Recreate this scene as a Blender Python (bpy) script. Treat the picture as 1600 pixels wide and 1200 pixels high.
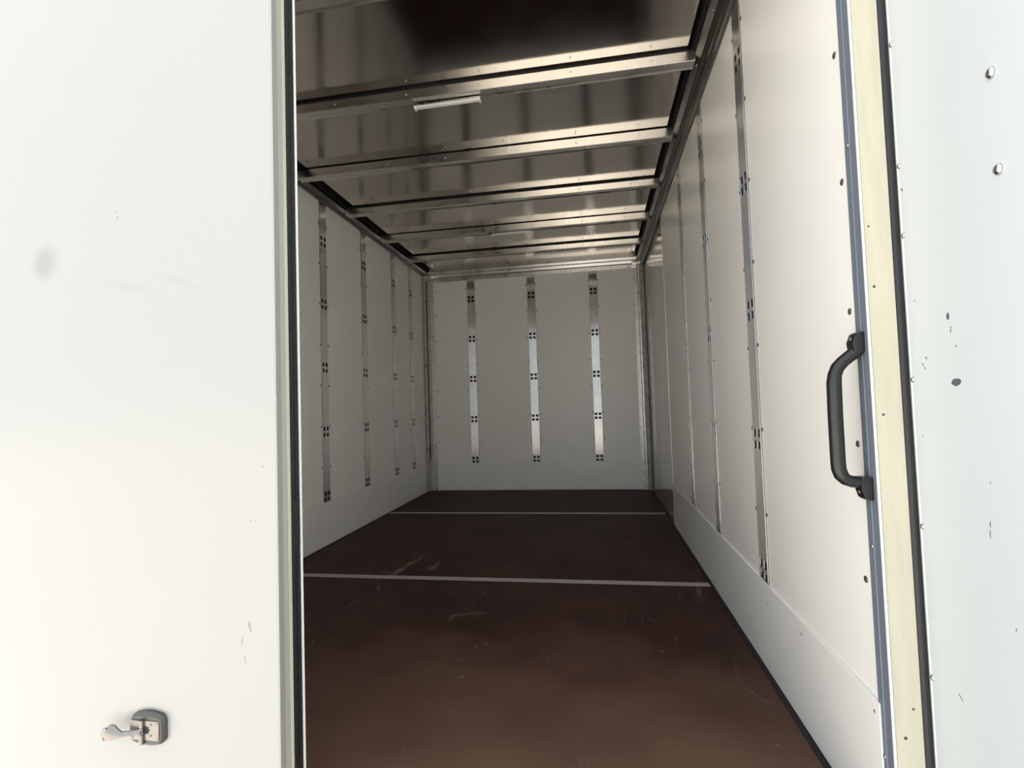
import bpy, bmesh, math, random
from mathutils import Vector, Matrix

random.seed(7)
for o in list(bpy.data.objects):
    bpy.data.objects.remove(o, do_unlink=True)
S = bpy.context.scene
C = S.collection

# ---------------------------------------------------------------- camera
# world: X right, Y into the cargo box, Z up, cargo floor at Z = 0, metres
CAM_Z = 0.8285
YAW, PITCH, ROLL = 0.1615, 0.0415, 0.0325
R = Matrix.Rotation(YAW, 3, 'Z') @ Matrix.Rotation(PITCH, 3, 'X')
rx, fy, uz = R @ Vector((1, 0, 0)), R @ Vector((0, 1, 0)), R @ Vector((0, 0, 1))
cr, sr = math.cos(ROLL), math.sin(ROLL)
right, up = cr * rx - sr * uz, sr * rx + cr * uz
cam = bpy.data.cameras.new('camera')
cam.sensor_width = 36.0
cam.lens = 36.0 * 789.38 / 1600.0
cam.clip_start = 0.02
co = bpy.data.objects.new('camera', cam)
C.objects.link(co)
M = Matrix((right, up, -fy)).transposed().to_4x4()
M.translation = (0, 0, CAM_Z)
co.matrix_world = M
S.camera = co

# ---------------------------------------------------------------- light
w = bpy.data.worlds.new('overcast_sky')
S.world = w
w.use_nodes = True
bg = w.node_tree.nodes['Background']
bg.inputs['Color'].default_value = (0.90, 0.97, 1.04, 1)
bg.inputs['Strength'].default_value = 2.1
sun = bpy.data.lights.new('sun', 'SUN')
sun.energy = 18.0
sun.angle = math.radians(0.6)
sun.color = (1.0, 0.95, 0.86)
so = bpy.data.objects.new('sun', sun)
so.rotation_euler = Vector((-0.60, 0.50, 1.30)).to_track_quat('Z', 'Y').to_euler()
C.objects.link(so)
S.view_settings.view_transform = 'Standard'
S.view_settings.look = 'None'
S.view_settings.gamma = 1.0
S.view_settings.use_curve_mapping = False
S.view_settings.exposure = 0.0

# ---------------------------------------------------------------- materials
def mat(name, col, rough=0.5, metal=0.0, noise=0.0, nscale=6.0, bump=0.0, bscale=30.0,
        stretch=(1, 1, 1), rvar=0.0, coat=0.0, aniso=None, spec=0.5, bdist=0.01):
    m = bpy.data.materials.new(name)
    m.use_nodes = True
    nt = m.node_tree
    b = nt.nodes['Principled BSDF']
    b.inputs['Base Color'].default_value = (*col, 1)
    b.inputs['Roughness'].default_value = rough
    b.inputs['Metallic'].default_value = metal
    b.inputs['Coat Weight'].default_value = coat
    b.inputs['Coat Roughness'].default_value = 0.08
    b.inputs['Specular IOR Level'].default_value = spec
    geo = nt.nodes.new('ShaderNodeNewGeometry')
    mp = nt.nodes.new('ShaderNodeMapping')
    mp.inputs['Scale'].default_value = stretch
    nt.links.new(geo.outputs['Position'], mp.inputs['Vector'])
    if noise or rvar:
        n = nt.nodes.new('ShaderNodeTexNoise')
        n.inputs['Scale'].default_value = nscale
        n.inputs['Detail'].default_value = 6
        nt.links.new(mp.outputs['Vector'], n.inputs['Vector'])
        if noise:
            r = nt.nodes.new('ShaderNodeMapRange')
            r.inputs['From Min'].default_value = 0.3
            r.inputs['From Max'].default_value = 0.7
            r.inputs['To Min'].default_value = 1 - noise
            r.inputs['To Max'].default_value = 1 + noise
            nt.links.new(n.outputs['Fac'], r.inputs['Value'])
            mx = nt.nodes.new('ShaderNodeVectorMath')
            mx.operation = 'SCALE'
            mx.inputs[0].default_value = col
            nt.links.new(r.outputs['Result'], mx.inputs['Scale'])
            nt.links.new(mx.outputs['Vector'], b.inputs['Base Color'])
        if rvar:
            r2 = nt.nodes.new('ShaderNodeMapRange')
            r2.inputs['From Min'].default_value = 0.3
            r2.inputs['From Max'].default_value = 0.7
            r2.inputs['To Min'].default_value = max(0.02, rough - rvar)
            r2.inputs['To Max'].default_value = rough + rvar
            nt.links.new(n.outputs['Fac'], r2.inputs['Value'])
            nt.links.new(r2.outputs['Result'], b.inputs['Roughness'])
    if bump:
        n2 = nt.nodes.new('ShaderNodeTexNoise')
        n2.inputs['Scale'].default_value = bscale
        n2.inputs['Detail'].default_value = 2
        nt.links.new(mp.outputs['Vector'], n2.inputs['Vector'])
        bp = nt.nodes.new('ShaderNodeBump')
        bp.inputs['Strength'].default_value = bump
        bp.inputs['Distance'].default_value = bdist
        nt.links.new(n2.outputs['Fac'], bp.inputs['Height'])
        nt.links.new(bp.outputs['Normal'], b.inputs['Normal'])
    if aniso:
        # rolled metal: fine grooves run along the vertical, so gloss spreads sideways
        b.inputs['Anisotropic'].default_value = aniso
        cx = nt.nodes.new('ShaderNodeVectorMath')
        cx.operation = 'CROSS_PRODUCT'
        nt.links.new(geo.outputs['Normal'], cx.inputs[0])
        cx.inputs[1].default_value = (0, 0, 1)
        nt.links.new(cx.outputs['Vector'], b.inputs['Tangent'])
    return m

def floor_mat():
    m = mat('brown_film_plywood', (0.085, 0.042, 0.028), rough=0.55, spec=0.14)
    nt = m.node_tree
    L = nt.links
    b = nt.nodes['Principled BSDF']
    geo = nt.nodes.new('ShaderNodeNewGeometry')
    n = nt.nodes.new('ShaderNodeTexNoise')
    n.inputs['Scale'].default_value = 2.2
    n.inputs['Detail'].default_value = 8
    n.inputs['Roughness'].default_value = 0.62
    L.new(geo.outputs['Position'], n.inputs['Vector'])
    cr_ = nt.nodes.new('ShaderNodeValToRGB')
    cr_.color_ramp.elements[0].position = 0.3
    cr_.color_ramp.elements[0].color = (0.028, 0.011, 0.009, 1)
    cr_.color_ramp.elements[1].position = 0.72
    cr_.color_ramp.elements[1].color = (0.062, 0.028, 0.020, 1)
    L.new(n.outputs['Fac'], cr_.inputs['Fac'])
    cur = cr_.outputs['Color']
    # doorway light painted into the floor colour, part trodden dust, with ragged edge
    sp = nt.nodes.new('ShaderNodeSeparateXYZ')
    L.new(geo.outputs['Position'], sp.inputs[0])
    wn = nt.nodes.new('ShaderNodeTexNoise')
    wn.inputs['Scale'].default_value = 3.0
    wn.inputs['Detail'].default_value = 7
    L.new(geo.outputs['Position'], wn.inputs['Vector'])
    wa = nt.nodes.new('ShaderNodeMath'); wa.operation = 'MULTIPLY_ADD'
    wa.inputs[1].default_value = 1.1
    L.new(wn.outputs['Fac'], wa.inputs[0]); L.new(sp.outputs['Y'], wa.inputs[2])
    wr_ = nt.nodes.new('ShaderNodeMapRange')
    wr_.inputs['From Min'].default_value = 1.55
    wr_.inputs['From Max'].default_value = 2.45
    wr_.inputs['To Min'].default_value = 0.75
    wr_.inputs['To Max'].default_value = 0.0
    L.new(wa.outputs[0], wr_.inputs['Value'])
    wm = nt.nodes.new('ShaderNodeMixRGB')
    wm.inputs['Color2'].default_value = (0.165, 0.095, 0.062, 1)
    L.new(wr_.outputs[0], wm.inputs['Fac']); L.new(cur, wm.inputs['Color1'])
    cur = wm.outputs['Color']
    # scratches: thin lines where a strongly stretched noise crosses its middle, broken by a mask
    for k, (ang, sc, thr) in enumerate(((0.12, (40, 0.9, 1), 0.0022), (-0.5, (34, 1.0, 1), 0.0016), (1.25, (38, 1.2, 1), 0.0014))):
        mp = nt.nodes.new('ShaderNodeMapping')
        mp.vector_type = 'POINT'
        mp.inputs['Rotation'].default_value = (0, 0, ang)
        mp.inputs['Location'].default_value = (k * 3.1, k * 1.7, 0)
        L.new(geo.outputs['Position'], mp.inputs['Vector'])
        mp2 = nt.nodes.new('ShaderNodeMapping')
        mp2.inputs['Scale'].default_value = (sc[0] * .3, sc[1] * .3, 1)
        L.new(mp.outputs['Vector'], mp2.inputs['Vector'])
        s = nt.nodes.new('ShaderNodeTexNoise')
        s.inputs['Scale'].default_value = 1.6
        s.inputs['Detail'].default_value = 1.0
        L.new(mp2.outputs['Vector'], s.inputs['Vector'])
        a = nt.nodes.new('ShaderNodeMath'); a.operation = 'SUBTRACT'
        a.inputs[1].default_value = 0.5
        L.new(s.outputs['Fac'], a.inputs[0])
        ab = nt.nodes.new('ShaderNodeMath'); ab.operation = 'ABSOLUTE'
        L.new(a.outputs[0], ab.inputs[0])
        lt = nt.nodes.new('ShaderNodeMath'); lt.operation = 'LESS_THAN'
        lt.inputs[1].default_value = thr
        L.new(ab.outputs[0], lt.inputs[0])
        mk = nt.nodes.new('ShaderNodeTexNoise')
        mk.inputs['Scale'].default_value = 3.4 + k
        L.new(mp.outputs['Vector'], mk.inputs['Vector'])
        mr = nt.nodes.new('ShaderNodeMapRange')
        mr.inputs['From Min'].default_value = 0.55
        mr.inputs['From Max'].default_value = 0.68
        mr.inputs['To Max'].default_value = 0.75
        L.new(mk.outputs['Fac'], mr.inputs['Value'])
        mu = nt.nodes.new('ShaderNodeMath'); mu.operation = 'MULTIPLY'
        L.new(lt.outputs[0], mu.inputs[0]); L.new(mr.outputs[0], mu.inputs[1])
        mx = nt.nodes.new('ShaderNodeMixRGB')
        mx.inputs['Color2'].default_value = (0.26, 0.18, 0.14, 1)
        L.new(mu.outputs[0], mx.inputs['Fac'])
        L.new(cur, mx.inputs['Color1'])
        cur = mx.outputs['Color']
    # pale specks of dried filler
    v = nt.nodes.new('ShaderNodeTexVoronoi')
    v.inputs['Scale'].default_value = 5.0
    L.new(geo.outputs['Position'], v.inputs['Vector'])
    lt = nt.nodes.new('ShaderNodeMath'); lt.operation = 'LESS_THAN'
    lt.inputs[1].default_value = 0.024
    L.new(v.outputs['Distance'], lt.inputs[0])
    hv = nt.nodes.new('ShaderNodeSeparateColor')
    L.new(v.outputs['Color'], hv.inputs[0])
    g = nt.nodes.new('ShaderNodeMath'); g.operation = 'GREATER_THAN'; g.inputs[1].default_value = 0.72
    L.new(hv.outputs[0], g.inputs[0])
    mu = nt.nodes.new('ShaderNodeMath'); mu.operation = 'MULTIPLY'
    L.new(lt.outputs[0], mu.inputs[0]); L.new(g.outputs[0], mu.inputs[1])
    mx = nt.nodes.new('ShaderNodeMixRGB')
    mx.inputs['Color2'].default_value = (0.45, 0.38, 0.32, 1)
    L.new(mu.outputs[0], mx.inputs['Fac']); L.new(cur, mx.inputs['Color1'])
    L.new(mx.outputs['Color'], b.inputs['Base Color'])
    return m

M_PANEL = mat('white_wall_panel', (0.92, 0.885, 0.83), rough=0.33, noise=0.012, nscale=3, bump=0.05, bscale=3, spec=0.4)
M_KICK = mat('white_kick_panel', (0.89, 0.865, 0.82), rough=0.28, noise=0.02, nscale=4, bump=0.06, bscale=3)
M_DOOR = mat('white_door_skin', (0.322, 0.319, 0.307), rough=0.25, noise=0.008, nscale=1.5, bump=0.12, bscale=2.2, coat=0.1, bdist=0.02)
M_DOOR_IN = mat('white_door_liner', (0.65, 0.685, 0.69), rough=0.35, noise=0.01, nscale=4, bump=0.05, bscale=4)
M_CREAM = mat('yellowed_cream_paint', (0.54, 0.505, 0.395), rough=0.42, noise=0.05, nscale=9, stretch=(6, 6, 0.7), bump=0.05)
M_ALU = mat('blue_grey_aluminium', (0.185, 0.21, 0.25), rough=0.5, metal=0.25, noise=0.06, nscale=5, stretch=(8, 8, 0.3))
M_TRACK = mat('rolled_steel_track', (0.74, 0.74, 0.72), rough=0.30, metal=1.0, noise=0.06, nscale=14, aniso=1.0)
M_BEAM = mat('mill_aluminium', (0.66, 0.63, 0.59), rough=0.30, metal=1.0, noise=0.08, nscale=9, rvar=0.05)
M_RAIL = mat('dull_aluminium_rail', (0.17, 0.165, 0.158), rough=0.36, metal=0.9, noise=0.10, nscale=6)
M_ROOF = mat('aluminium_roof_sheet', (0.56, 0.525, 0.48), rough=0.125, metal=1.0, noise=0.07, nscale=2.5, rvar=0.03, bump=0.05, bscale=2.5, bdist=0.02)
M_POLISH = mat('polished_metal_sheet', (0.62, 0.60, 0.56), rough=0.12, metal=0.6, noise=0.05, nscale=4, bump=0.16, bscale=3.5, bdist=0.02)
M_POST = mat('galvanised_post', (0.62, 0.605, 0.565), rough=0.34, metal=0.5, noise=0.18, nscale=18, rvar=0.08)
M_BLACK = mat('black_rubber', (0.008, 0.0085, 0.010), rough=0.45, noise=0.1, nscale=30)
M_VOID = mat('black_sealant_and_shade', (0.012, 0.012, 0.013), rough=0.8)  # sealant, plus black painted in for shade in gaps and holes
M_HANDLE = mat('black_plastic_grip', (0.010, 0.0095, 0.0095), rough=0.30, noise=0.15, nscale=40, bump=0.06, bscale=160)
M_GREYCH = mat('grey_door_channel', (0.42, 0.43, 0.40), rough=0.4, metal=0.3)
M_WHITE = mat('white_trim', (0.88, 0.88, 0.84), rough=0.35)
M_STRIP = mat('grey_floor_strip', (0.44, 0.40, 0.37), rough=0.45, metal=0.3, noise=0.08, nscale=12)
M_FLOOR = floor_mat()
M_SCREW = mat('dark_screw_head', (0.16, 0.15, 0.14), rough=0.4, metal=0.8)
M_RIVET = mat('bright_rivet', (0.68, 0.68, 0.67), rough=0.22, metal=1.0)
M_STEEL = mat('stainless_catch', (0.25, 0.235, 0.222), rough=0.36, metal=1.0, noise=0.08, nscale=60)
M_GREYPL = mat('grey_catch_surround', (0.075, 0.072, 0.066), rough=0.38, metal=0.3)
M_CHIP = mat('exposed_grey_primer', (0.09, 0.105, 0.11), rough=0.6, noise=0.2, nscale=200)
M_SMUDGE = mat('faint_grey_scuff', (0.20, 0.20, 0.19), rough=0.5)
M_LAMP = mat('opal_lamp_cover', (0.72, 0.71, 0.67), rough=0.35)
M_ASPHALT = mat('grey_concrete_yard', (0.50, 0.475, 0.44), rough=0.9, noise=0.12, nscale=3)
M_FRAME = mat('white_frame_paint', (0.80, 0.80, 0.77), rough=0.35)

def door_reflection_and_stains(m):
    """dark reflection painted as a soft spot, plus faint grey dirt smears rubbed into the paint"""
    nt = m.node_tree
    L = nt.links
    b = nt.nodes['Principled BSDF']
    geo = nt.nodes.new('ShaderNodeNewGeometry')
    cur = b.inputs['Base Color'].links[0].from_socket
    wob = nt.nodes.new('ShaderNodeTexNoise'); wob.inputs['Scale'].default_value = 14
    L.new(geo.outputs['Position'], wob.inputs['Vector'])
    for (x, z, sx, sz, rot, amt) in ((-1.204, 1.180, .042, .052, 0, .30), (-0.985, 1.110, .085, .016, -.18, .08), (-0.86, 1.112, .075, .013, -.32, .09), (-1.165, 1.79, .03, .02, -.5, .07)):  # first spot is a reflection painted dark, the others wiped dirt
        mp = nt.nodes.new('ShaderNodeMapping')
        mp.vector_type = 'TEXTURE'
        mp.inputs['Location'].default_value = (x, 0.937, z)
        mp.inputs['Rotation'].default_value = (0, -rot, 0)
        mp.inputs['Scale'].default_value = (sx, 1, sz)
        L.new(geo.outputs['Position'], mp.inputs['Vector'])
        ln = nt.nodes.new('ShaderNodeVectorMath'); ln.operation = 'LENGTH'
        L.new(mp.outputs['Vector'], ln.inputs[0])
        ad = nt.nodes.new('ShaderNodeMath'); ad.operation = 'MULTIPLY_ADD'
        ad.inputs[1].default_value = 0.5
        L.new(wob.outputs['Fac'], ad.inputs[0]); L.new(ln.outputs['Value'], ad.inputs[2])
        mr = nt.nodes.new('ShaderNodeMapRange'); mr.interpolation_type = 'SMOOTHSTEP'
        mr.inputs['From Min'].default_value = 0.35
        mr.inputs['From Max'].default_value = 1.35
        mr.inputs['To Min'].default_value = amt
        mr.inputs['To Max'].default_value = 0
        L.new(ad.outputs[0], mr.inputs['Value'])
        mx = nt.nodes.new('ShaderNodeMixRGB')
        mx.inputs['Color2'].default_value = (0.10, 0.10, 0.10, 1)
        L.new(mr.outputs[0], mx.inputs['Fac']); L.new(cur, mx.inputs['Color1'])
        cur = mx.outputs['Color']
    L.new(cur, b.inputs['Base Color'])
door_reflection_and_stains(M_DOOR)

# ---------------------------------------------------------------- helpers
class MB:
    def __init__(s):
        s.v, s.f = [], []
    def box(s, x0, x1, y0, y1, z0, z1):
        n = len(s.v)
        s.v += [(x, y, z) for z in (z0, z1) for y in (y0, y1) for x in (x0, x1)]
        s.f += [tuple(n + i for i in q) for q in ((0, 2, 3, 1), (4, 5, 7, 6), (0, 1, 5, 4), (2, 6, 7, 3), (0, 4, 6, 2), (1, 3, 7, 5))]
        return s
    def prism(s, poly, axis, a, b):
        """extrude a closed 2D outline along an axis ('x': (y,z), 'y': (x,z), 'z': (x,y))"""
        n, k = len(s.v), len(poly)
        for t in (a, b):
            for p, q in poly:
                s.v.append({'x': (t, p, q), 'y': (p, t, q), 'z': (p, q, t)}[axis])
        for i in range(k):
            j = (i + 1) % k
            s.f.append((n + i, n + j, n + k + j, n + k + i))
        s.f.append(tuple(n + i for i in range(k)))
        s.f.append(tuple(n + k + i for i in range(k)))
        return s
    def tube(s, pts, radii, seg=16, flat=None):
        """sweep; radii: list of (a, b) half axes; flat: direction of axis a"""
        n0 = len(s.v)
        P = [Vector(p) for p in pts]
        for i, p in enumerate(P):
            t = (P[min(i + 1, len(P) - 1)] - P[max(i - 1, 0)]).normalized()
            u = Vector(flat) - t * Vector(flat).dot(t)
            u.normalize()
            v = t.cross(u)
            a, b = radii[i]
            for k in range(seg):
                th = 2 * math.pi * k / seg
                s.v.append(tuple(p + u * a * math.cos(th) + v * b * math.sin(th)))
        for i in range(len(P) - 1):
            for k in range(seg):
                k2 = (k + 1) % seg
                s.f.append((n0 + i * seg + k, n0 + i * seg + k2, n0 + (i + 1) * seg + k2, n0 + (i + 1) * seg + k))
        s.f.append(tuple(n0 + k for k in range(seg)))
        s.f.append(tuple(n0 + (len(P) - 1) * seg + k for k in range(seg)))
        return s
    def dome(s, c, n, r, h, seg=10):
        c, n = Vector(c), Vector(n).normalized()
        u = n.orthogonal().normalized(); v = n.cross(u)
        n0 = len(s.v)
        rings = ((1.0, 0.0), (0.92, 0.45), (0.6, 0.85))
        for rr, hh in rings:
            for k in range(seg):
                th = 2 * math.pi * k / seg
                s.v.append(tuple(c + (u * math.cos(th) + v * math.sin(th)) * r * rr + n * h * hh))
        s.v.append(tuple(c + n * h))
        for i in range(2):
            for k in range(seg):
                k2 = (k + 1) % seg
                s.f.append((n0 + i * seg + k, n0 + i * seg + k2, n0 + (i + 1) * seg + k2, n0 + (i + 1) * seg + k))
        for k in range(seg):
            s.f.append((n0 + 2 * seg + k, n0 + 2 * seg + (k + 1) % seg, n0 + 3 * seg))
        s.f.append(tuple(n0 + k for k in range(seg)))
        return s
    def build(s, name, m, parent=None, bevel=0.0, smooth=False, seg=2):
        xs, ys, zs = zip(*s.v)
        o0 = Vector(((min(xs) + max(xs)) / 2, (min(ys) + max(ys)) / 2, min(zs)))
        me = bpy.data.meshes.new(name)
        me.from_pydata([tuple(Vector(v) - o0) for v in s.v], [], s.f)
        bm = bmesh.new(); bm.from_mesh(me)
        bmesh.ops.recalc_face_normals(bm, faces=bm.faces)
        if bevel:
            bmesh.ops.bevel(bm, geom=list(bm.edges), offset=bevel, segments=seg, affect='EDGES', profile=0.7)
        bm.to_mesh(me); bm.free()
        if smooth:
            me.polygons.foreach_set('use_smooth', [True] * len(me.polygons))
            try:
                me.set_sharp_from_angle(angle=math.radians(40))
            except Exception:
                pass
        me.materials.append(m)
        o = bpy.data.objects.new(name, me)
        C.objects.link(o)
        place(o, o0, parent)
        return o

ORG = {}
def place(o, p, parent=None):
    """p in the thing's own frame (world axes for all but the swung door)"""
    p = Vector(p)
    ORG[o.name] = p
    if parent is not None:
        o.parent = parent
        o.location = p - ORG[parent.name]
    else:
        o.location = p

def empty(name, p):
    o = bpy.data.objects.new(name, None)
    o.empty_display_size = 0.1
    C.objects.link(o)
    place(o, p)
    return o

def tag(o, label=None, cat=None, group=None, kind=None):
    for k, v in (('label', label), ('category', cat), ('group', group), ('kind', kind)):
        if v:
            o[k] = v
    return o

_share = {}
def dot(name, m, parent, c, n, r, h):
    """one domed screw or rivet head; alike heads share mesh data"""
    key = (name, m.name, tuple(round(x, 3) for x in n), r, h)
    if key not in _share:
        tmp = MB().dome((0, 0, 0), n, r, h)
        me = bpy.data.meshes.new(name)
        me.from_pydata(tmp.v, [], tmp.f)
        bm = bmesh.new(); bm.from_mesh(me)
        bmesh.ops.recalc_face_normals(bm, faces=bm.faces)
        bm.to_mesh(me); bm.free()
        me.polygons.foreach_set('use_smooth', [True] * len(me.polygons))
        me.materials.append(m)
        _share[key] = me
    o = bpy.data.objects.new(name, _share[key])
    C.objects.link(o)
    place(o, c, parent)
    return o

# ---------------------------------------------------------------- the cargo box (setting)
XL, XR, YB = -1.662, 0.491, 4.894        # inner faces of the side walls and the front bulkhead
Y0, YW = 0.995, 1.036                     # rear frame plane, end of the right wall lining
ZR = 2.19                                 # roof sheets
KICK = 0.268
PT = 0.010                                # lining thickness
ST = 0.0385                               # half a track's gap
SZ = [0.225 + 0.254 * k for k in range(1, 8)]   # screw heights
LT = [2.929, 3.497, 4.058, 4.467]
RT = [1.666, 2.242, 2.788]
BT = [-1.187, -0.579, 0.024]

ground = MB().box(-40, 40, -40, 40, -0.80, -0.75).build('ground', M_ASPHALT)
tag(ground, 'pale grey concrete yard under the truck', 'ground', kind='structure')

# floor: three boards with two metal joint strips
fl = MB().box(XL - 0.04, XR + 0.04, 0.99, YB + 0.04, -0.10, -0.02).build('floor', M_VOID)
tag(fl, 'dark brown plywood cargo floor with two grey joint strips', 'floor', kind='structure')
JS = [2.392, 3.855]
ys = [0.995] + JS + [YB]
for a, b in zip(ys[:-1], ys[1:]):
    MB().box(XL + 0.001, XR + 0.001, a + 0.001, b - 0.001, -0.02, 0.0).build('floor_board', M_FLOOR, fl, bevel=0.0012, seg=1)
for y, x0 in ((JS[0], XL + 0.012), (JS[1], XL + 0.012)):
    MB().box(x0, XR - 0.016, y - 0.022, y + 0.022, 0.0, 0.0022).build('joint_strip', M_STRIP, fl, bevel=0.001, seg=1)

MB().box(XR - 0.0195, XR - 0.0065, 1.03, 3.498, 0.0, 0.003).build('sealant_bead', M_VOID, fl)
MB().box(XL + 0.0055, XL + 0.011, 1.04, YB - 0.09, 0.0, 0.0026).build('sealant_bead', M_VOID, fl)

# left wall
wl = MB().box(XL - 0.045, XL - PT - 0.012, 0.94, YB + 0.045, -0.10, 2.30).build('wall_left', M_FRAME)
tag(wl, 'white panelled left wall of the cargo box', 'wall', kind='structure')
e = [1.04] + LT + [YB]
for i in range(len(e) - 1):
    a = e[i] + (ST if i else 0)
    b = e[i + 1] - (ST if i < len(e) - 2 else 0)
    MB().box(XL - PT - 0.012, XL, a, b, 0.0, 2.24).build('panel', M_PANEL, wl, bevel=0.0015, seg=1)
MB().box(XL, XL + 0.005, 1.04, YB - 0.09, 0.004, KICK).build('kick_panel', M_KICK, wl, bevel=0.001, seg=1)
for y in LT:
    for z in SZ[:7]:
        for s in (-1, 1):
            dot('screw', M_SCREW, wl, (XL, y + s * 0.049, z), (1, 0, 0), 0.0062, 0.0022)
for z in SZ:
    dot('screw', M_SCREW, wl, (XL, 4.72, z), (1, 0, 0), 0.0062, 0.0022)

# right wall: lining with tracks, then a polished sheet towards the bulkhead
wr = MB().box(XR + PT + 0.012, XR + 0.045, 1.04, YB + 0.045, -0.10, 2.30).build('wall_right', M_FRAME)
tag(wr, 'white panelled right wall of the cargo box', 'wall', kind='structure')
e = [YW] + RT + [3.500]
for i in range(len(e) - 1):
    a = e[i] + (ST if i else 0)
    b = e[i + 1] - (ST if i < len(e) - 2 else 0)
    MB().box(XR, XR + PT + 0.012, a, b, 0.0, 2.24).build('panel', M_PANEL, wr, bevel=0.0015, seg=1)
MB().box(XR - 0.006, XR, 1.028, 3.498, 0.004, KICK).build('kick_panel', M_KICK, wr, bevel=0.001, seg=1)
ps = MB().box(XR + 0.004, XR + 0.022, 3.520, YB, 0.0, 2.24).build('polished_sheet', M_POLISH, wr)
ps['label'] = 'shiny metal sheet beside the far corner'
MB().prism([(XR - 0.003, 3.499), (XR - 0.003, 3.515), (XR + 0.022, 3.521), (XR + 0.022, 3.499)], 'z', 0.004, 2.24).build('edge_trim', M_POST, wr)
for y in RT:
    for z in SZ:
        for s in (-1, 1):
            dot('screw', M_SCREW, wr, (XR, y + s * 0.049, z - 0.002), (-1, 0, 0), 0.0062, 0.0022)
for z in SZ:
    dot('screw', M_SCREW, wr, (XR, 1.060, z), (-1, 0, 0), 0.0068, 0.0026)
    dot('screw', M_SCREW, wr, (XR, 3.455, z), (-1, 0, 0), 0.0062, 0.0022)
for y, z in ((1.045, 0.245), (1.63, 0.215), (1.38, 0.235), (2.32, 0.245), (2.80, 0.248)):
    dot('screw', M_RIVET, wr, (XR - 0.006, y, z), (-1, 0, 0), 0.0034, 0.0012)

# front bulkhead
wb = MB().box(XL - 0.045, XR + 0.045, YB + PT + 0.012, YB + 0.045, -0.10, 2.30).build('wall_back', M_FRAME)
tag(wb, 'white panelled end wall of the cargo box', 'wall', kind='structure')
e = [XL] + BT + [XR + 0.02]
for i in range(len(e) - 1):
    a = e[i] + (ST if i else 0)
    b = e[i + 1] - (ST if i < len(e) - 2 else 0)
    MB().box(a, b, YB, YB + PT + 0.012, 0.0, 2.24).build('panel', M_PANEL, wb, bevel=0.0015, seg=1)
MB().box(XL + 0.075, XR - 0.055, YB - 0.005, YB, 0.004, KICK).build('kick_panel', M_KICK, wb, bevel=0.001, seg=1)
for x in BT:
    for z in SZ[:7]:
        for s in (-1, 1):
            dot('screw', M_SCREW, wb, (x + s * 0.050, YB, z), (0, -1, 0), 0.0062, 0.0022)
for z in SZ:
    for x in (XL + 0.108, XR - 0.088):
        dot('screw', M_SCREW, wb, (x, YB, z), (0, -1, 0), 0.0062, 0.0022)

# corner posts beside the bulkhead
def corner(name, x, s, label):
    m = MB()
    # angle: leg on the bulkhead, leg on the side wall, a folded bead between them
    prof = [(0.0, 0), (0.0, -0.120), (0.006, -0.124), (0.006, -0.060), (0.016, -0.052), (0.022, -0.046), (0.022, -0.034),
            (0.034, -0.022), (0.046, -0.022), (0.052, -0.012), (0.086, -0.006), (0.086, 0)]
    poly = [(x + s * a, YB + b) for a, b in prof]
    if s < 0:
        poly.reverse()
    o = m.prism(poly, 'z', 0.003, 2.12).build(name, M_POST)
    tag(o, label, 'trim', kind='structure')
    if s > 0:
      MB().box(min(x + s * 0.018, x + s * 0.030), max(x + s * 0.018, x + s * 0.030), YB - 0.046, YB - 0.0405, 0.3, 2.10).build('slot', M_VOID, o)
    for k in range(16):
        dot('rivet', M_RIVET, o, (x + s * 0.040, YB - 0.022, 0.12 + k * 0.127), (0, -1, 0), 0.005, 0.002)
    return o
corner('trim_1', XL, 1, 'bare metal corner post between left and end walls')
corner('trim_2', XR, -1, 'bare metal corner post between right and end walls')

# bulkhead header
hp = [(YB, 2.090), (YB - 0.010, 2.092), (YB - 0.012, 2.128), (YB - 0.030, 2.134), (YB - 0.034, 2.160), (YB - 0.052, 2.164), (YB - 0.056, 2.188), (YB, 2.188)]
hd = MB().prism(hp, 'x', XL + 0.055, XR - 0.050).build('trim_3', M_BEAM)
tag(hd, 'stepped metal header above the end wall panels', 'trim', kind='structure')
for k in range(14):
    dot('rivet', M_SCREW, hd, (-0.28 + k * 0.048, YB - 0.0115, 2.112), (0, -1, 0), 0.0045, 0.002)
for s, x in ((1, XL), (-1, XR)):
    a, b = sorted((x + s * 0.012, x + s * 0.10))
    MB().box(a, b, YB - 0.09, YB - 0.030, 2.115, 2.150).build('corner_bracket', M_BEAM, hd, bevel=0.004)

# side roof rails
def rail(name, x, s, prof, label, zs):
    poly = [(x + s * d, z) for d, z in prof]
    if s < 0:
        poly.reverse()
    o = MB().prism(poly, 'y', 1.04, YB - 0.002).build(name, M_RAIL)
    tag(o, label, 'trim', kind='structure')
    d, z = zs
    y = 1.75
    while y < 4.8:
        dot('rivet', M_RIVET, o, (x + s * d, y, z), (-0.0 + s * 0.4, 0, -0.9), 0.0055, 0.0028)
        y += 0.2825
    MB().box(min(x + s * 0.0565, x + s * 0.0625), max(x + s * 0.0565, x + s * 0.0625), 1.04, YB - 0.06, 2.190, 2.262).build('pocket_shade_band', M_VOID, o)  # black band stands in for shade in the pocket above the rail
    return o
rail('trim_4', XL, 1, [(0, 2.148), (0.016, 2.148), (0.020, 2.158), (0.032, 2.160), (0.036, 2.152), (0.046, 2.152), (0.056, 2.168), (0.056, 2.262), (0, 2.262)],
     'dull metal roof rail along the left wall', (0.041, 2.1515))
rail('trim_5', XR, -1, [(0, 2.088), (0.010, 2.088), (0.014, 2.100), (0.022, 2.106), (0.026, 2.126), (0.036, 2.130), (0.042, 2.128), (0.056, 2.160), (0.056, 2.262), (0, 2.262)],
     'dull metal roof rail along the right wall', (0.046, 2.138))

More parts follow.
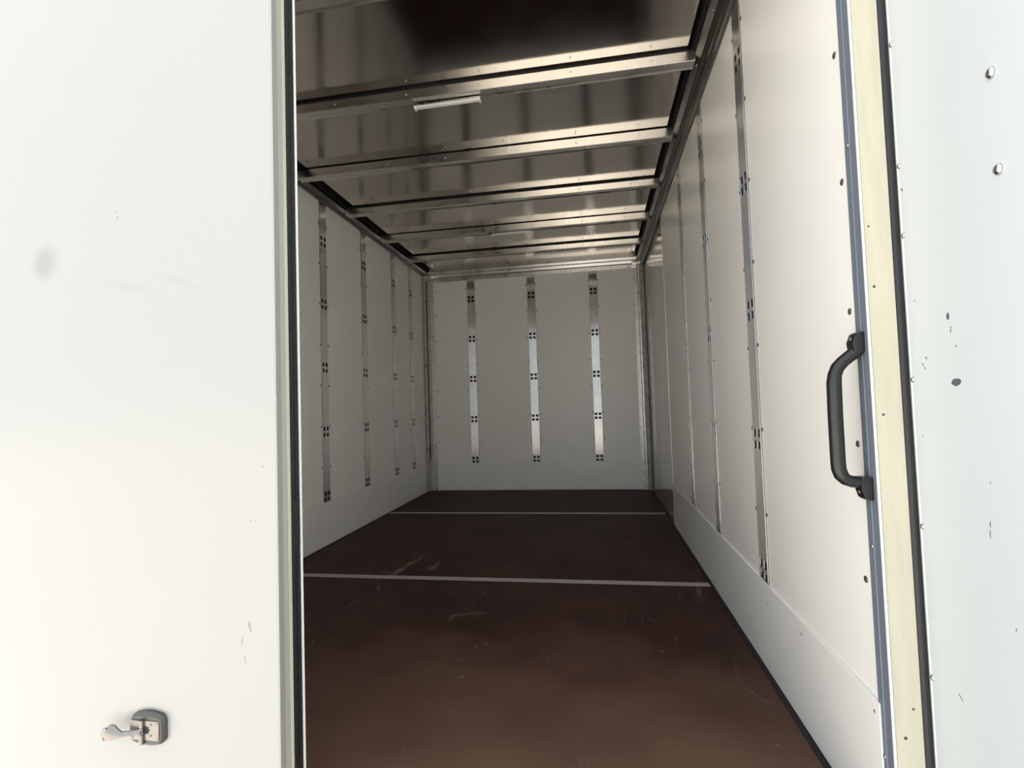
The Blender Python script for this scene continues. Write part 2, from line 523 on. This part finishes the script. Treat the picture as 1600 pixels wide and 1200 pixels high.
# ceiling: sheets between the beams
ce = MB().box(XL - 0.02, XR + 0.02, 1.037, YB + 0.02, 2.27, 2.298).build('ceiling', M_VOID)  # deck coloured black as the shade inside the roof-edge pockets
tag(ce, 'bare aluminium sheet roof of the cargo box', 'ceiling', kind='structure')
BY = [1.435 + 0.565 * k for k in range(6)]
se = [1.04] + [y + 0.006 for y in BY] + [YB]
for a, b in zip(se[:-1], se[1:]):
    MB().box(-1.540, 0.406, a + 0.0008, b - 0.0008, ZR, ZR + 0.004).build('roof_sheet', M_ROOF, ce)

# ---------------------------------------------------------------- rear frame
fp = MB().box(XR + 0.002, 0.536, Y0, YW + 0.003, -0.10, 2.30).build('trim_6', M_CREAM)
tag(fp, 'cream painted rear frame post beside the open door', 'trim', kind='structure')
MB().box(XR - 0.0035, XR + 0.0005, Y0 - 0.0015, Y0, 0.0, 2.10).build('white_lip', M_WHITE, fp)
pr = MB().prism([(XR + 0.002, 0.9955), (XR - 0.004, 0.9957), (XR - 0.004, 1.0150), (XR - 0.0050, 1.0154), (XR - 0.0050, 1.0168), (XR - 0.004, 1.0172), (XR - 0.004, 1.0345), (XR + 0.0, 1.0358), (XR + 0.002, 1.0358)], 'z', 0.0, 2.10)
apf = pr.build('edge_profile', M_ALU, fp)
apf['label'] = 'blue-grey aluminium edge profile'
for z in (0.18, 0.551, 0.92, 1.294, 1.67):
    dot('rivet', M_RIVET, apf, (XR - 0.0045, 1.022, z), (-1, 0, 0), 0.0042, 0.0022)
for x, z, r in ((0.523, 0.28, 0.0022), (0.508, 0.23, 0.003), (0.505, 0.79, 0.0024), (0.503, 1.02, 0.0026), (0.5, 1.13, 0.002)):
    dot('paint_speck', M_GREYPL, fp, (x, Y0, z), (0, -1, 0), r, 0.0004)
rl = MB().box(XL - 0.045, XL + 0.03, 1.028, 1.039, 0.0, 2.27).build('trim_7', M_FRAME)
tag(rl, 'white rear frame post behind the closed door', 'trim', kind='structure')
rh = MB().box(XL - 0.045, 0.536, 1.011, 1.036, 2.10, 2.31).build('trim_8', M_FRAME)
tag(rh, 'white rear frame header above the doorway', 'trim', kind='structure')
sl = MB().box(XL - 0.045, 0.536, 0.945, 0.989, -0.16, -0.012).build('trim_9', M_FRAME)
tag(sl, 'white rear sill below the doorway', 'trim', kind='structure')

# ---------------------------------------------------------------- closed left door
XD = -0.640
d1 = MB()
d1.prism([(XL - 0.04, 0.937), (XD - 0.004, 0.937), (XD - 0.0005, 0.9385), (XD - 0.0005, 0.9435), (XD - 0.003, 0.945), (XD - 0.006, 1.010), (XL - 0.04, 1.010)], 'z', 0.0, 2.16)
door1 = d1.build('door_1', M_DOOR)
tag(door1, 'closed white rear door with a steel catch near its foot', 'door', kind='structure')
MB().prism([(XD - 0.010, 0.945), (XD - 0.001, 0.945), (XD - 0.003, 0.960), (XD - 0.001, 0.975), (XD - 0.010, 0.975)], 'z', 0.0, 2.16).build('grey_channel', M_GREYCH, door1)
MB().box(XD - 0.010, XD, 0.9752, 0.983, 0.0, 2.16).build('cream_strip', M_CREAM, door1)
gk = MB().prism([(XD - 0.010, 0.9832), (XD + 0.001, 0.9832), (XD + 0.0035, 0.992), (XD + 0.0005, 1.0), (XD + 0.003, 1.008), (XD + 0.0, 1.015), (XD - 0.010, 1.015)], 'z', 0.0, 2.16).build('rubber_seal', M_BLACK, door1)
MB().box(XD - 0.001, XD + 0.0038, 0.986, 1.009, 0.545, 0.640).build('seal_patch', M_VOID, gk)
MB().box(XD - 0.030, XD + 0.001, 1.0152, 1.0225, 0.0, 2.16).build('white_edge', M_WHITE, door1)

# steel catch on the closed door
def rr(cx, cz, hx, hz, r, bow, n=6):
    """rounded, slightly barrel-shaped outline in x, z"""
    out = []
    for sx, sz, a0 in ((1, 1, 0), (-1, 1, 90), (-1, -1, 180), (1, -1, 270)):
        for k in range(n + 1):
            a = math.radians(a0 + 90 * k / n)
            x, z = sx * (hx - r) + r * math.cos(a), sz * (hz - r) + r * math.sin(a)
            z += bow * (1 - (x / hx) ** 2) * (1 if z > 0 else -1)
            out.append((cx + x, cz + z))
        if sz == 1 and sx == 1:
            for k in range(1, 6):
                x = (hx - r) * (1 - 2 * k / 6)
                out.append((cx + x, cz + hz + bow * (1 - (x / hx) ** 2)))
        if sz == -1 and sx == -1:
            for k in range(1, 6):
                x = -(hx - r) * (1 - 2 * k / 6)
                out.append((cx + x, cz - hz - bow * (1 - (x / hx) ** 2)))
    return out
FY = 0.937
CX, CZ = -0.9335, 0.188
def loft(rings):
    """rings of equal length: list of ((x,z) outline, y)"""
    m = MB()
    k = len(rings[0][0])
    for poly, y in rings:
        m.v += [(p, y, q) for p, q in poly]
    for i in range(len(rings) - 1):
        for j in range(k):
            j2 = (j + 1) % k
            m.f.append((i * k + j, i * k + j2, (i + 1) * k + j2, (i + 1) * k + j))
    m.f.append(tuple(range(k)))
    m.f.append(tuple((len(rings) - 1) * k + j for j in range(k)))
    return m
catch = loft([(rr(CX, CZ, .0395, .026, .010, .008), FY - 0.0005), (rr(CX, CZ, .0395, .026, .010, .008), FY - 0.007), (rr(CX, CZ, .036, .0225, .009, .005), FY - 0.013)]).build('door_catch', M_GREYPL, door1, smooth=True)
catch['label'] = 'steel door catch with a folded-out hook'
# plate in two leaves with a star-shaped keyhole between
loft([(rr(CX + 0.012, CZ, .0200, .0195, .004, 0), FY - 0.013), (rr(CX + 0.012, CZ, .0195, .019, .004, 0), FY - 0.0148)]).build('catch_plate', M_STEEL, catch)
loft([(rr(CX - 0.0235, CZ, .0115, .0195, .003, 0), FY - 0.013), (rr(CX - 0.0235, CZ, .011, .019, .003, 0), FY - 0.0155)]).build('hinge_leaf', M_STEEL, catch)
star = []
for k in range(14):
    a = math.pi * 2 * k / 14
    r = 0.0095 if k % 2 == 0 else 0.0062
    star.append((CX + 0.0025 + r * math.cos(a), CZ + 0.001 + r * math.sin(a)))
MB().prism(star, 'y', FY - 0.0152, FY - 0.0146).build('keyhole', M_VOID, catch)
for za, zb in ((CZ + 0.0075, CZ + 0.0215), (CZ - 0.0065, CZ + 0.0065), (CZ - 0.0265, CZ - 0.0075)):
    MB().tube([(CX - 0.0065, FY - 0.0165, za), (CX - 0.0065, FY - 0.0165, zb)], [(.0046, .0046)] * 2, 14, (1, 0, 0)).build('hinge_knuckle', M_STEEL, catch, smooth=True)
for dx, dz in ((.0275, .0145), (.0275, -.0145), (.014, .0125), (.014, -.0095), (-.029, .0145), (-.029, -.0145)):
    dot('screw', M_SCREW if dx == .014 else M_STEEL, catch, (CX + dx, FY - 0.0148 if dx > 0 else FY - 0.0155, CZ + dz), (0, -1, 0), 0.0026, 0.0008)
# hook arm: a narrow bar that widens into a cupped pull with a notch at its tip
arm_u = [(-.004, .0050, .0050), (-.022, .0046, .0046), (-.036, .0040, .0045), (-.050, .0042, .0060), (-.062, .0095, .0095), (-.072, .0150, .0105), (-.082, .0170, .0110), (-.090, .0155, .0105)]
am = MB()
for k, (dx, up_, dn) in enumerate(arm_u):
    y = FY - 0.0185 - 0.010 * math.sin(min(1, k / 5) * math.pi / 2)
    zc = CZ + 0.0 - 0.0008 * k
    cup = 0.0 if k < 4 else 0.005 * min(1, (k - 3) / 2)
    for zz, yy in ((up_, cup), (up_ * .45, -0.002), (-dn * .3, -0.0035), (-dn, -0.001)):
        am.v.append((CX + dx * .86, y + yy - 0.0015, zc + zz))
        am.v.append((CX + dx * .86, y + yy + 0.0022, zc + zz))
nk = len(arm_u)
idx = lambda k, j, s: k * 8 + j * 2 + s
for k in range(nk - 1):
    for j in range(3):
        for s in (0, 1):
            am.f.append((idx(k, j, s), idx(k + 1, j, s), idx(k + 1, j + 1, s), idx(k, j + 1, s)))
    for j in (0, 3):
        am.f.append((idx(k, j, 0), idx(k + 1, j, 0), idx(k + 1, j, 1), idx(k, j, 1)))
for k in (0, nk - 1):
    for j in range(3):
        am.f.append((idx(k, j, 0), idx(k, j + 1, 0), idx(k, j + 1, 1), idx(k, j, 1)))
am.build('hook_arm', M_STEEL, catch, smooth=True)
tip = [(CX - .088, CZ + .007), (CX - .092, CZ + .009), (CX - .100, CZ + .006), (CX - .1035, CZ - .003), (CX - .101, CZ - .014), (CX - .0965, CZ - .0175), (CX - .0955, CZ - .0145), (CX - .0965, CZ - .011), (CX - .093, CZ - .0095), (CX - .090, CZ - .013), (CX - .087, CZ - .0145), (CX - .084, CZ - .008)]
MB().prism([(CX + (a - CX) * .86, b) for a, b in tip], 'y', FY - 0.0305, FY - 0.0270).build('hook_tip', M_STEEL, catch, bevel=0.0006, seg=1)

# worn marks on the closed door
def blotch(name, parent, m, axis, c, hw, hh, face, seed, tilt=0.0, n=14, th=0.0003):
    """flat chip of irregular outline lying on a door face"""
    rnd = random.Random(seed)
    poly = []
    for k in range(n):
        a = 2 * math.pi * k / n
        r = rnd.uniform(0.72, 1.15)
        p, q = hw * r * math.cos(a), hh * r * math.sin(a)
        poly.append((c[0] + p * math.cos(tilt) - q * math.sin(tilt), c[1] + p * math.sin(tilt) + q * math.cos(tilt)))
    return MB().prism(poly, axis, face - th, face).build(name, m, parent)
for i, (x, z, hw, hh, t) in enumerate(((-1.020, 1.279, .0022, .0012, .5), (-1.015, 1.266, .003, .0014, .3), (-.7045, .398, .002, .012, .2), (-.722, .370, .0008, .010, -.2),
                                       (-.716, .335, .0006, .008, .1), (-.672, .720, .0016, .0025, 0), (-.700, .610, .0012, .0018, .4))):
    blotch('scuff', door1, M_SMUDGE, 'y', (x, z), hw, hh, FY, 40 + i, t)

# ---------------------------------------------------------------- open right door (own frame: hinge edge at the origin)
door2 = bpy.data.objects.new('door_2', None)
C.objects.link(door2)
ORG['door_2'] = Vector((0, 0, 0))
door2.location = (0.5515, 1.004, 0.0)
door2.rotation_euler = (0, 0, math.radians(-5))
tag(door2, 'open white rear door swung out beside the doorway, riveted and chipped', 'door', kind='structure')
MB().box(0.0, 0.012, -1.10, 0.0, 0.0, 2.14).build('inner_panel', M_DOOR_IN, door2, bevel=0.001, seg=1)
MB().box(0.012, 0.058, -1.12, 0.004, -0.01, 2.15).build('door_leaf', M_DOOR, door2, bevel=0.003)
sb = MB().tube([(-0.0075, -0.006, 0.0), (-0.0075, -0.006, 2.14)], [(.0078, .0080)] * 2, 14, (1, 0, 0)).build('rubber_seal', M_BLACK, door2, smooth=True)
MB().box(-0.001, 0.0, -0.0165, -0.0140, 0.0, 2.14).build('white_bead', M_WHITE, door2)
for z in (0.087, 0.341, 0.596, 0.850, 1.105, 1.230, 1.4525, 1.706, 1.96):
    dot('rivet', M_RIVET, door2, (0.0, -0.0215, z), (-1, 0, 0), 0.0052, 0.0035)
for s, z in ((0.256, 1.242), (0.257, 1.113)):
    dot('bolt_head', M_RIVET, door2, (0.0, -s - 0.010, z), (-1, 0, 0), 0.0078, 0.0058)
chips = [(.1315, .8412, .0130, .0055, -.2), (.1221, .9427, .0038, .0060, .15), (.1281, .9241, .0009, .0022, 0), (.1268, .9195, .0012, .0025, -.4), (.1377, .8957, .0013, .0018, -.5),
         (.0542, .8843, .0014, .0032, -.8), (.0432, .8745, .0010, .0035, -.8), (.0483, .8677, .0009, .0032, -.9), (.0304, .9842, .0010, .0020, -.6), (.0284, .7535, .0010, .0016, 0),
         (.0120, 1.186, .0014, .0050, -.6), (.1938, .6997, .0008, .0014, 0), (.1876, .6416, .0008, .0045, .05), (.1861, .6281, .0008, .0070, .05), (.2247, .5143, .0008, .0026, .1)]
for i, (s, z, hw, hh, t) in enumerate(chips):
    blotch('paint_chip', door2, M_CHIP, 'x', (-s - 0.012, z), hw, hh, 0.0, 80 + i, t)
blotch('scuff', door2, M_SMUDGE, 'x', (-.100, .3526), .007, .0012, 0.0, 120, 0.4)

# ---------------------------------------------------------------- lashing tracks
TZ0 = 0.2995
def track_mesh(ztop):
    """flat rail in the local XZ plane, front towards -Y; five groups of four square holes"""
    xs = [-.0375, -.0310, -.0065, .0065, .0310, .0375]
    zs = [KICK + 0.001]
    for k in range(5):
        c = TZ0 + 0.4 * k
        zs += [c - .0305 if k else c - 0.0265, c - .0065, c + .0065, c + .0310]
    zs.append(ztop)
    bm = bmesh.new()
    V = {}
    def vert(i, j):
        if (i, j) not in V:
            V[(i, j)] = bm.verts.new((xs[i], 0, zs[j]))
        return V[(i, j)]
    for j in range(len(zs) - 1):
        for i in range(5):
            if i in (1, 3) and (j - 1) % 2 == 0 and j < 21 and j % 4 != 0:
                continue
            bm.faces.new((vert(i, j), vert(i + 1, j), vert(i + 1, j + 1), vert(i, j + 1)))
    ret = bmesh.ops.extrude_face_region(bm, geom=list(bm.faces))
    bmesh.ops.translate(bm, verts=[g for g in ret['geom'] if isinstance(g, bmesh.types.BMVert)], vec=(0, 0.0018, 0))
    bmesh.ops.recalc_face_normals(bm, faces=bm.faces)
    bmesh.ops.translate(bm, verts=bm.verts, vec=(0, 0, -zs[0]))
    me = bpy.data.meshes.new('rail')
    bm.to_mesh(me); bm.free()
    me.materials.append(M_TRACK)
    b = MB().box(-.0375, .0375, 0.0019, 0.0120, 0, ztop - zs[0])
    mb = bpy.data.meshes.new('backing')
    mb.from_pydata(b.v, [], b.f)
    mb.materials.append(M_VOID)  # black sheet stands in for shade inside the square holes
    return me, mb
tm = {}
def track(p, rot, ztop, label, group):
    if ztop not in tm:
        tm[ztop] = track_mesh(ztop)
    o = bpy.data.objects.new('lashing_track', None)
    o.empty_display_size = 0.05
    C.objects.link(o)
    o.location = (p[0], p[1], KICK + 0.001)
    o.rotation_euler = (0, 0, rot)
    tag(o, label, 'lashing track', group)
    for nm, me in zip(('rail', 'backing'), tm[ztop]):
        c = bpy.data.objects.new(nm, me)
        C.objects.link(c)
        c.parent = o
    return o
H = math.pi / 2
PRO = 0.003
nb = ['leftmost of the three on the end wall', 'middle one of the three on the end wall', 'rightmost of the three on the end wall']
for x, l in zip(BT, nb):
    track((x, YB - PRO), 0, 2.089, 'vertical metal lashing track with square holes, ' + l, 'lashing tracks on the end wall')
nl = ['nearest the closed door', 'second from the closed door', 'third from the closed door', 'nearest the far corner post']
for y, l in zip(LT, nl):
    track((XL + PRO, y), H, 2.147, 'vertical metal lashing track on the left wall, ' + l, 'lashing tracks on the left wall')
nr = ['nearest the grab handle', 'second from the grab handle', 'farthest from the grab handle']
for y, l in zip(RT, nr):
    track((XR - PRO, y), -H, 2.087, 'vertical metal lashing track on the right wall, ' + l, 'lashing tracks on the right wall')

# ---------------------------------------------------------------- roof beams
names = ['metal roof crossbeam nearest the doorway, cut off by the top edge', 'metal roof crossbeam carrying the longer-looking white lamp bar',
         'metal roof crossbeam second beyond the nearest lamp, with paired rivets', 'metal roof crossbeam just before the one with the farther lamp',
         'metal roof crossbeam carrying the farther lamp bar', 'metal roof crossbeam farthest in, next to the end wall']
names[2] = 'metal roof crossbeam just beyond the one with the nearer lamp'
for k, y in enumerate(BY):
    odd = k % 2 == 1
    gap = 0.012 if odd else 0.006
    x0, x1 = XL + 0.0565, XR - 0.0565
    b = empty('roof_beam', ((x0 + x1) / 2, y + 0.03, 2.14))
    tag(b, names[k], 'beam', 'roof crossbeams')
    zt = ZR - gap
    # hat section: near face, underside, far lip
    prof = [(y, zt), (y, 2.141), (y + 0.002, 2.139), (y + 0.046, 2.143), (y + 0.052, 2.139), (y + 0.058, 2.141), (y + 0.058, 2.165), (y + 0.052, 2.167), (y + 0.050, zt)]
    MB().prism(prof, 'x', x0, x1).build('hat_section', M_BEAM, b)
    MB().box(x0, x1, y + 0.006, y + 0.049, zt, ZR).build('gap_shade_strip', M_VOID, b)  # black strip standing in for the dark gap over the beam
    for x in (-1.40, -1.067, -0.741, -0.422, -0.045, 0.27):
        dot('rivet', M_RIVET, b, (x, y, 2.160), (0, -1, 0), 0.0042, 0.0022)
    if not odd:
        for x in (-0.741, -0.422, -0.045):
            dot('rivet', M_RIVET, b, (x, y - 0.035, ZR), (0, 0, -1), 0.0042, 0.0022)
        MB().box(-0.395, -0.388, y - 0.0012, y, 2.141, zt).build('joint_cover', M_RIVET, b)

# ---------------------------------------------------------------- lamp bars under two beams
for (x0, x1, y, lab) in ((-0.722, -0.430, BY[1] + 0.052, 'slim white lamp bar under a roof crossbeam, the nearer and larger-looking of two'),
                         (-0.729, -0.434, BY[4] + 0.045, 'slim white lamp bar under a roof crossbeam, the farther of two')):
    l = empty('strip_lamp', ((x0 + x1) / 2, y, 2.122))
    tag(l, lab, 'lamp', 'lamp bars on the roof beams')
    MB().box(x0, x1, y - 0.013, y + 0.013, 2.132, 2.1388).build('housing', M_BEAM, l, bevel=0.001, seg=1)
    MB().prism([(y - 0.011, 2.132), (y - 0.008, 2.124), (y, 2.121), (y + 0.008, 2.124), (y + 0.011, 2.132)], 'x', x0 + 0.006, x1 - 0.006).build('diffuser', M_LAMP, l)
    for xa, xb in ((x0, x0 + 0.006), (x1 - 0.006, x1)):
        MB().box(xa, xb, y - 0.012, y + 0.012, 2.120, 2.132).build('end_cap', M_WHITE, l)

# ---------------------------------------------------------------- grab handle on the edge profile
gh = empty('grab_handle', (XR - 0.005, 1.016, 0.630))
tag(gh, 'black grab handle on the door frame edge profile', 'handle')
X1 = XR - 0.005
pts = [(X1 - .004, 1.016, .912), (X1 - .012, 1.016, .904), (X1 - .022, 1.016, .897), (X1 - .033, 1.016, .888), (X1 - .042, 1.016, .878), (X1 - .0475, 1.016, .865), (X1 - .0495, 1.016, .850), (X1 - .0500, 1.016, .820)]
pts += [(X1 - .0505, 1.016, z) for z in (.79, .76, .73, .705)]
pts += [(X1 - .0500, 1.016, .692), (X1 - .0465, 1.016, .681), (X1 - .0400, 1.016, .673), (X1 - .0300, 1.016, .669), (X1 - .0180, 1.016, .668), (X1 - .004, 1.016, .668)]
rad = [(.0125, .0115)] * 2 + [(.0115, .011)] * 2 + [(.0115, .0115)] * 2 + [(.012, .0125)] * 8 + [(.0115, .011)] * 2 + [(.012, .0105)] * 2
MB().tube(pts, rad, 18, (0, 1, 0)).build('grip', M_HANDLE, gh, smooth=True)
for za, zb, up_ in ((.905, .941, 1), (.636, .678, -1)):
    f = MB()
    z = [za, zb]
    prof = [(X1, za), (X1 - .018, za), (X1 - .020, (za + zb) / 2), (X1 - .014, zb - .003), (X1 - .010, zb), (X1, zb)] if up_ > 0 else \
           [(X1, zb), (X1 - .018, zb), (X1 - .020, (za + zb) / 2), (X1 - .015, za + .004), (X1 - .010, za), (X1, za)]
    ft = f.prism(prof, 'y', 1.003, 1.029).build('mounting_foot', M_HANDLE, gh, bevel=0.003, smooth=True)
    dot('screw', M_SCREW, ft, (X1 - .0165, 1.016, (za + zb) / 2 + up_ * 0.006), (-1, 0, 0), 0.0045, 0.004)
